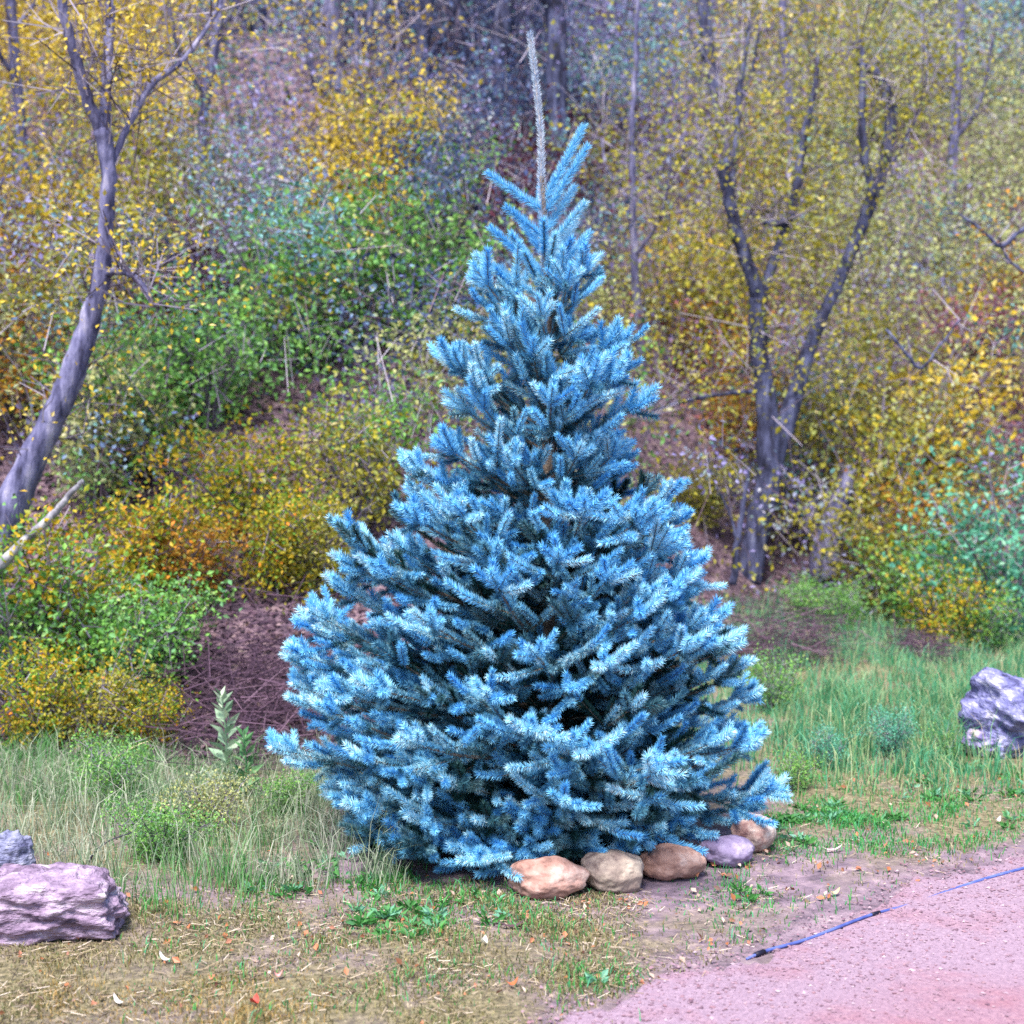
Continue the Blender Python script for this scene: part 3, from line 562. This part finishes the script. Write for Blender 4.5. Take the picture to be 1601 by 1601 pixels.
# gaps in the thicket where the photo shows a trunk standing clear, and before the shade-coloured hollow shrubs: column, half width, top, bottom, trunk depth
GAPS = [(782, 42, -200, 140, 18.5), (668, 45, -200, 180, 18), (408, 42, -200, 160, 20), (245, 55, 405, 475, 12.5), (355, 35, 400, 465, 12.5), (520, 58, -200, 200, 17.6), (866, 46, -200, 200, 17), (991, 28, 100, 520, 15), (1106, 34, -200, 130, 18), (600, 45, -200, 90, 19), (330, 30, 20, 150, 15), (1190, 60, 500, 930, 13.2),
        (1310, 45, 700, 860, 13.3), (1245, 60, 520, 720, 13.2), (1150, 40, 240, 480, 13), (1255, 34, 80, 480, 13.3), (1375, 40, 90, 330, 13.6)]
acc = {k: MB() for k in PAL}; TW = MB(); TD = MB()
for k in range(5200):
    y = 9.5 + 20 * R.random() ** 1.0; x = U(-.54, .54) * y
    g0 = float(H(x, y)); hgt = abs(R.normal()) * .55 + .1 + (1.6 * R.random() if R.random() < .3 else 0); z = g0 + hgt
    px, py = px_of(x, y, z)
    if py < -160: continue
    if y < 12 and x > -.5 and py > 800: continue
    c = GRID[int(np.clip(py // 100, 0, 11))][int(np.clip(px // 100, 0, 15))]
    if c == 'R' and 700 < px < 1010: c = R.choice(list('RLKG'))
    if c == 'R' and hgt > .5: continue
    if mnoise.noise(Vector((x * .9, y * .55, z * .9)) + Vector((3.3, 1.7, 0))) < -.24: continue
    if any(abs(px - a_) < w_ and t_ < py < b_ and y < d_ for a_, w_, t_, b_, d_ in GAPS): continue
    if R.random() < .25: c = R.choice(list('NDPB' if 480 < px < 1000 and py < 330 else 'LKBP'))  # upper centre draws extra dark leaf colours as painted shade
    n = int(U(40, 150)); sp = U(.14, .34) * (y / 14); C = np.array([x, y, z]) + R.normal(size=(n, 3)) * sp * np.array([1.2, 1, .8])
    C[:, 2] = np.maximum(C[:, 2], H(C[:, 0], C[:, 1]) + .02)
    leaves(acc[c], C, U(.04, .075, n) * (y / 14) ** .6, np.clip(U(0, .55) + U(0, .45, n), 0, 1))
    m = int(n * .10); A = C[:m] + R.normal(size=(m, 3)) * .04; d = norm(rdir(m) * .8 + np.array([0, 0, .7]))
    sticks(TW if R.random() < .6 else TD, A - d * U(.08, .28, m)[:, None], A + d * U(.05, .28, m)[:, None], .0045 * (y / 13), .002, U(0, 1, m))
NM = dict(D='shade-painted maroon', N='shade-painted slate-blue', Y='yellow', L='olive', K='khaki', G='green', B='blue-grey', O='orange', P='violet-grey', R='dusky red', T='teal', M='mixed green and gold')
for k, m in acc.items():
    if m.n: link('thicket_foliage', m.mesh('thicket_foliage', False, [LM[k]]), kind='stuff', label=NM[k] + ' autumn leaves of the thicket on the wooded slope')
link('thicket_twigs', TW.mesh('thicket_twigs', False, [twig_m]), kind='stuff', label='tangle of grey bare twigs on the wooded slope')
link('thicket_twigs', TD.mesh('thicket_twigs', False, [twig_d]), kind='stuff', label='tangle of dark purplish twigs on the wooded slope')

# leaf litter on the slope
n = 90000; y = 7.4 + 9 * R.random(n) ** 1.2; x = U(-.55, .55, n) * y; ok = y > 7.5 + 4.3 * sstep(-1, 2.2, x) - .8; x, y = x[ok], y[ok]; n = len(x)
mb = MB(); leaves(mb, np.stack([x, y, H(x, y) + .015], 1), U(.025, .055, n), U(0, 1, n), up=1.6)
link('leaf_litter', mb.mesh('leaf_litter', False, [leaf_mat('litter', [(30, 20, 32), (64, 44, 62), (98, 72, 90), (84, 66, 60), (140, 114, 126)], 0)]), kind='stuff', label='purple-brown fallen leaves covering the bank')

# brush piles of dead stems
def brush(name, label, px, y, wx, h, n, seed):
    global R
    R = np.random.default_rng(seed); x = xof(px, y); mb = MB(); a = np.stack([R.normal(size=n) * wx, R.normal(size=n) * .3, np.abs(R.normal(size=n)) * h * .4], 1)
    a[:, 2] += H(x + a[:, 0], y + a[:, 1]) - float(H(x, y)); d = norm(rdir(n) * np.array([1, .6, .35]) + np.array([.3, 0, .12])); l = U(.08, .34, n)[:, None]
    sticks(mb, a - d * l * .5, a + d * l * .5, U(.0015, .0045, n), .0015, U(0, .8, n))
    link(name, mb.mesh(name, False, [twig_d]), None, (x, y, float(H(x, y))), label=label, category='brush pile')
brush('brush_pile', 'heap of dark purplish dead stems at the meadow edge right of the spruce', 1225, 10.2, .26, .4, 900, 3)
brush('brush_pile', 'low mat of tangled dead stems left of the spruce on the brown bank', 400, 8.0, .40, .5, 1400, 4)
brush('brush_pile', 'small tangle of dark twigs under the gold bush at right', 1440, 10.4, .11, .2, 400, 6)
brush('brush_pile', 'grey twig tangle in the hollow behind the left boughs', 385, 7.3, .2, .3, 260, 8)
R = np.random.default_rng(77)

# ------------------------------------------------------------------ grasses
def scatter(rect, dens, soft=25):
    """uniform ground points whose photo position falls in a pixel rectangle with soft edges"""
    x0, y0, x1, y1 = rect; dn, df = CAMZ * F / (y1 + 40 - HOR), CAMZ * F / max(60, (y0 - 40 - HOR)); df = min(df * 1.15, 16)
    n = int(dens * (df - dn) * (xof(x1, df) - xof(x0, df) + .6) * 1.0); y = U(dn, df, n); x = U(xof(x0, df) - .8, xof(x1, df) + .8, n)
    z = H(x, y); px, py = px_of(x, y, z); f = lambda a, lo, hi: np.clip((a - lo + soft) / (2 * soft), 0, 1) * np.clip((hi + soft - a) / (2 * soft), 0, 1)
    cl = .5 + .5 * np.sin(x * 6.1 + 2 * np.sin(y * 3.7)) * np.sin(y * 7.3 + 2 * np.sin(x * 4.4))
    k = R.random(n) < f(px, x0, x1) * f(py, y0, y1) * (.10 + 1.1 * cl ** 1.6); k &= ((x - TX) ** 2 + (y - TY) ** 2) > .35
    k &= (y > path_edge(x) + .03) | (x < -.1) | (R.random(n) < .02)
    return np.stack([x, y, z], 1)[k]
def grass(name, label, rects, hh, wid, lean, cols, trans=.3):
    mb = MB()
    for rect, dens in rects:
        P = scatter(rect, dens); n = len(P)
        hn = np.clip(.55 + .45 * np.sin(P[:, 0] * 5.3 + 2 * np.sin(P[:, 1] * 4.1)) * np.sin(P[:, 1] * 6.7 + 1.5 * np.sin(P[:, 0] * 7.7)), .3, 1) if n else 0
        if n: blades(mb, P, U(hh[0], hh[1], n) * hn * (.55 + .45 * R.random(n)), lean, wid, np.clip(U(0, 1, n), 0, 1))
    return link(name, mb.mesh(name, False, [leaf_mat(name + '_blades', cols, trans)]), kind='stuff', label=label)
grass('short_grass', 'short dry olive and tan turf of the verge', [((-60, 1400, 1000, 1640), 24000), ((850, 1380, 1250, 1560), 3500), ((1200, 1220, 1660, 1400), 3500)], (.012, .05), .0042, 1.1,
      [(78, 76, 48), (138, 128, 85), (178, 164, 122), (112, 122, 78), (215, 200, 172)])
grass('golden_grass', 'golden dry grass at the bottom left corner', [((60, 1535, 520, 1640), 20000), ((480, 1480, 640, 1560), 3000)], (.02, .05), .003, .7, [(150, 120, 70), (195, 160, 95), (215, 180, 120)])
grass('tall_dry_grass', 'feathery pale dry grass clump left of the spruce', [((-300, 1215, 620, 1400), 4600)], (.14, .50), .0042, 1.1,
      [(80, 112, 82), (132, 152, 118), (172, 182, 155), (208, 208, 192), (100, 140, 105)])
grass('tall_green_grass', 'fresh green grass below the left shrubs', [((-40, 1150, 330, 1280), 3600), ((160, 1290, 420, 1430), 4200), ((300, 1200, 560, 1330), 1300), ((150, 1200, 240, 1270), 5000)], (.12, .36), .004, .7,
      [(45, 95, 50), (75, 145, 72), (105, 168, 95), (140, 180, 120)])
grass('meadow_grass', 'tall blue-green meadow grass right of the spruce', [((760, 950, 1900, 1225), 2300), ((1200, 1070, 1560, 1235), 5500)], (.14, .42), .006, .7,
      [(42, 104, 74), (70, 148, 102), (100, 176, 140), (140, 178, 120), (182, 188, 150)])
grass('meadow_straw', 'pale straw stalks standing in the meadow at right', [((1190, 960, 1640, 1190), 300), ((1200, 1190, 1640, 1260), 500)], (.16, .46), .0035, .6, [(150, 130, 110), (190, 170, 130), (210, 195, 165)])
grass('green_tufts', 'sparse green tufts on the pinkish ground at right', [((1190, 1205, 1640, 1335), 14000), ((1190, 1260, 1310, 1345), 6000), ((1040, 1360, 1200, 1420), 6000), ((1080, 1380, 1420, 1470), 2200), ((890, 1520, 1010, 1590), 7000), ((200, 1400, 1000, 1600), 2600), ((560, 1380, 860, 1480), 4000), ((1000, 1390, 1300, 1480), 2500)], (.02, .09), .0045, .9,
      [(34, 100, 52), (66, 156, 68), (98, 180, 100), (88, 178, 138)])
grass('green_weeds', 'bright green grassy weeds at the left foot of the spruce', [((390, 1340, 640, 1425), 5500), ((540, 1395, 800, 1470), 3200), ((1220, 1290, 1300, 1335), 4000)], (.02, .08), .005, .9,
      [(30, 90, 40), (60, 150, 45), (95, 180, 80), (110, 190, 150)])
P = np.concatenate([scatter((-60, 1400, 1000, 1660), 2600), scatter((1150, 1215, 1660, 1440), 900), scatter((700, 1380, 1300, 1560), 1000)]); n = len(P); mb = MB()
a = U(0, 6.28, n); d = np.stack([np.cos(a), np.sin(a), U(-.1, .35, n)], 1) * U(.01, .04, n)[:, None]; P = P + [0, 0, .008]
sticks(mb, P - d * .3, P + d, .0013, .0009, U(0, 1, n))
link('straw_litter', mb.mesh('straw_litter', False, [leaf_mat('straw', [(45, 36, 40), (98, 82, 76), (150, 130, 108), (185, 165, 140), (215, 200, 190)], 0)]), kind='stuff', label='dry straw and twig bits lying over the verge')
# broad leaved weeds
mb = MB()
for rect, dens in [((390, 1350, 640, 1420), 190), ((540, 1400, 800, 1480), 210), ((1000, 1375, 1190, 1415), 130), ((1210, 1270, 1310, 1335), 230), ((890, 1540, 1000, 1585), 60), ((1200, 1200, 1640, 1320), 80), ((430, 1270, 560, 1330), 80)]:
    for p in scatter(rect, dens, 15):
        n = R.integers(9, 18); a = U(0, 6.28, n); D = norm(np.stack([np.cos(a), np.sin(a), U(.15, .9, n)], 1)); leaves(mb, np.repeat(p[None] + [0, 0, .006], n, 0) + D * U(0, .03, n)[:, None], U(.015, .045, n), np.clip(U(0, .6) + U(0, .4, n), 0, 1), D=D, wid=.46)
link('broadleaf_weeds', mb.mesh('broadleaf_weeds', False, [leaf_mat('weed_leaf', [(28, 74, 36), (58, 122, 52), (88, 146, 82), (104, 164, 132), (140, 188, 168)], .25)]), kind='stuff', label='leafy green and mint weeds round the foot of the spruce')
# fallen leaves on the verge and pebbles
P = np.concatenate([scatter((-40, 1340, 1640, 1640), 130), scatter((1190, 1200, 1640, 1420), 180), scatter((600, 1380, 1200, 1500), 250)]); mb = MB(); n = len(P)
leaves(mb, P + [0, 0, .012], U(.012, .035, n), U(0, 1, n), up=1.2)
link('fallen_leaves', mb.mesh('fallen_leaves', False, [leaf_mat('fallen', [(70, 45, 40), (150, 95, 60), (190, 120, 90), (120, 90, 80), (220, 195, 180)], 0)]), kind='stuff', label='small brown and rust leaves strewn on the verge')
n = 15000; x = U(-.1, 2.6, n); y = edge_n(x) + .12 - np.abs(R.normal(size=n)) * .7 + .1 * R.normal(size=n); ok = (y > 3.5); x, y = x[ok], y[ok]; n = len(x)
oc = np.array([(1, 0, 0), (-1, 0, 0), (0, 1, 0), (0, -1, 0), (0, 0, 1), (0, 0, -1)], float); of = [(0, 2, 4), (2, 1, 4), (1, 3, 4), (3, 0, 4), (2, 0, 5), (1, 2, 5), (3, 1, 5), (0, 3, 5)]
s = (.0013 + .0065 * R.random(n) ** 7)[:, None, None]; V = np.stack([x, y, H(x, y) + .008], 1)[:, None] + (oc[None] + R.normal(size=(n, 6, 3)) * .25) * s * np.array([1.2, 1.1, .7])
mb = MB(); mb.add(V, (np.arange(n) * 6)[:, None, None] + np.array(of)[None], np.repeat(U(0, 1, n), 6))
link('gravel', mb.mesh('gravel', False, [leaf_mat('gravel', [(108, 82, 98), (138, 110, 126), (152, 124, 140), (140, 104, 116), (180, 160, 172)], 0)]), kind='stuff', label='loose pink grit scattered along the path')

# ------------------------------------------------------------------ small single things
def curl(label, px, py, lpx, ang, col, wpx=7):
    y = CAMZ * F / (py - HOR); x = xof(px, y); L = lpx * y / F; mb = MB(); t = np.linspace(-1, 1, 9); wd = (1 - t ** 2) ** .5 * wpx * y / F / 2 + .0006
    c = np.stack([t * L / 2, .12 * L * t ** 2, .012 + .02 * t ** 2], 1); o = np.array([0, 1, .25]); V = np.concatenate([c + wd[:, None] * o, c, c - wd[:, None] * o + [0, 0, .003]]); Fc = []
    for i in range(8):
        for k in (0, 9): Fc += [(i + k, i + 9 + k, i + 1 + k), (i + 1 + k, i + 9 + k, i + 10 + k)]
    mb.add(V, Fc, .5); link('curled_leaf', mb.mesh('curled_leaf', True, [leaf_mat('pale_leaf', [col, col], .1)]), None, (x, y, float(H(x, y))), (0, 0, ang), label=label, category='fallen leaf')
curl('white curled leaf on the dry turf right of the lilac boulder', 252, 1512, 36, -.55, (235, 225, 225))
curl('white curled leaf near the bottom edge at left', 178, 1580, 38, -.6, (235, 228, 225))
curl('small cream leaf on the turf below the weeds', 757, 1492, 14, 1.2, (240, 235, 220), 9)
curl('long dark brown leaf lying right of the green weeds', 800, 1463, 46, .1, (95, 70, 80), 8)
curl('rust red leaf near the bottom edge left of centre', 393, 1585, 20, 1.3, (190, 70, 60), 12)
curl('pale pink leaf chip on the turf left of centre', 430, 1543, 16, .2, (230, 160, 160), 9)
curl('orange leaf on the turf left of the path end', 800, 1557, 24, .3, (205, 110, 70), 9)
curl('pale leaf chip at the right by the path', 1567, 1290, 12, .3, (240, 225, 225), 8)
curl('cream leaf strip right of the violet border stone', 1305, 1343, 40, .1, (225, 200, 205), 6)
curl('yellowish leaf on the verge above the hose', 1310, 1412, 22, .2, (215, 185, 150), 9)
def tall_plant(label, px, pbot, hpx, cols, nl, size, stalk=True, seed=1):
    global R
    R = np.random.default_rng(seed); y = CAMZ * F / (pbot - HOR) if pbot > 1000 else 8; x = xof(px, y); h = hpx * y / F
    T = thing('leafy_plant', label, 'plant', (x, y, float(H(x, y)))); W, L_ = MB(), MB()
    P_, r_ = smooth_path([(0, 0, -.02), (.02 * h, 0, h * .5), (-.03 * h, 0, h)], [.006, .005, .003], 8); tube(W, P_, r_, 5)
    t = np.linspace(.05, 1, nl); C = np.stack([np.interp(t, np.linspace(0, 1, 8), P_[:, j]) for j in range(3)], 1); a = np.arange(nl) * 2.4
    D = norm(np.stack([np.cos(a), np.sin(a), .25 + t], 1)); leaves(L_, C, size * (1.2 - .6 * t), U(0, 1, nl), D=D, wid=.42)
    link('stem', W.mesh('stem', True, [leaf_mat('stem', [cols[0], cols[0]], 0)]), T); link('foliage', L_.mesh('foliage', False, [leaf_mat('plant_leaf', cols, .2)]), T, kind='stuff')
tall_plant('pale grey-green woolly plant standing before the dark bank left of the spruce', 348, 1235, 140, [(110, 140, 115), (150, 180, 150), (190, 205, 180)], 34, .12, seed=3)
tall_plant('green plant beside the pale woolly one left of the spruce', 380, 1250, 95, [(60, 110, 70), (95, 145, 95), (130, 170, 120)], 26, .10, seed=4)
def stalk(label, pts, wpx, y, col):
    mb = MB(); P = np.array([at(p[0], p[1], y) for p in pts]); q, r_ = smooth_path(P, np.linspace(wpx, wpx * .4, len(P)) * y / F / 2, 14); b0 = q[0].copy(); tube(mb, q - b0, r_, 5)
    link('bent_stalk', mb.mesh('bent_stalk', True, [leaf_mat('stalk', [col, col], 0)]), None, tuple(b0), label=label, category='dead stalk')
stalk('dark arching stalk bending over beside the lilac boulder', [(133, 1382), (140, 1345), (165, 1318), (205, 1302)], 5, 5.35, (45, 42, 60))
stalk('pale arching stalk rising from the dry grass left of the bank', [(140, 1240), (170, 1195), (205, 1170), (235, 1158)], 4, 7.0, (200, 185, 150))
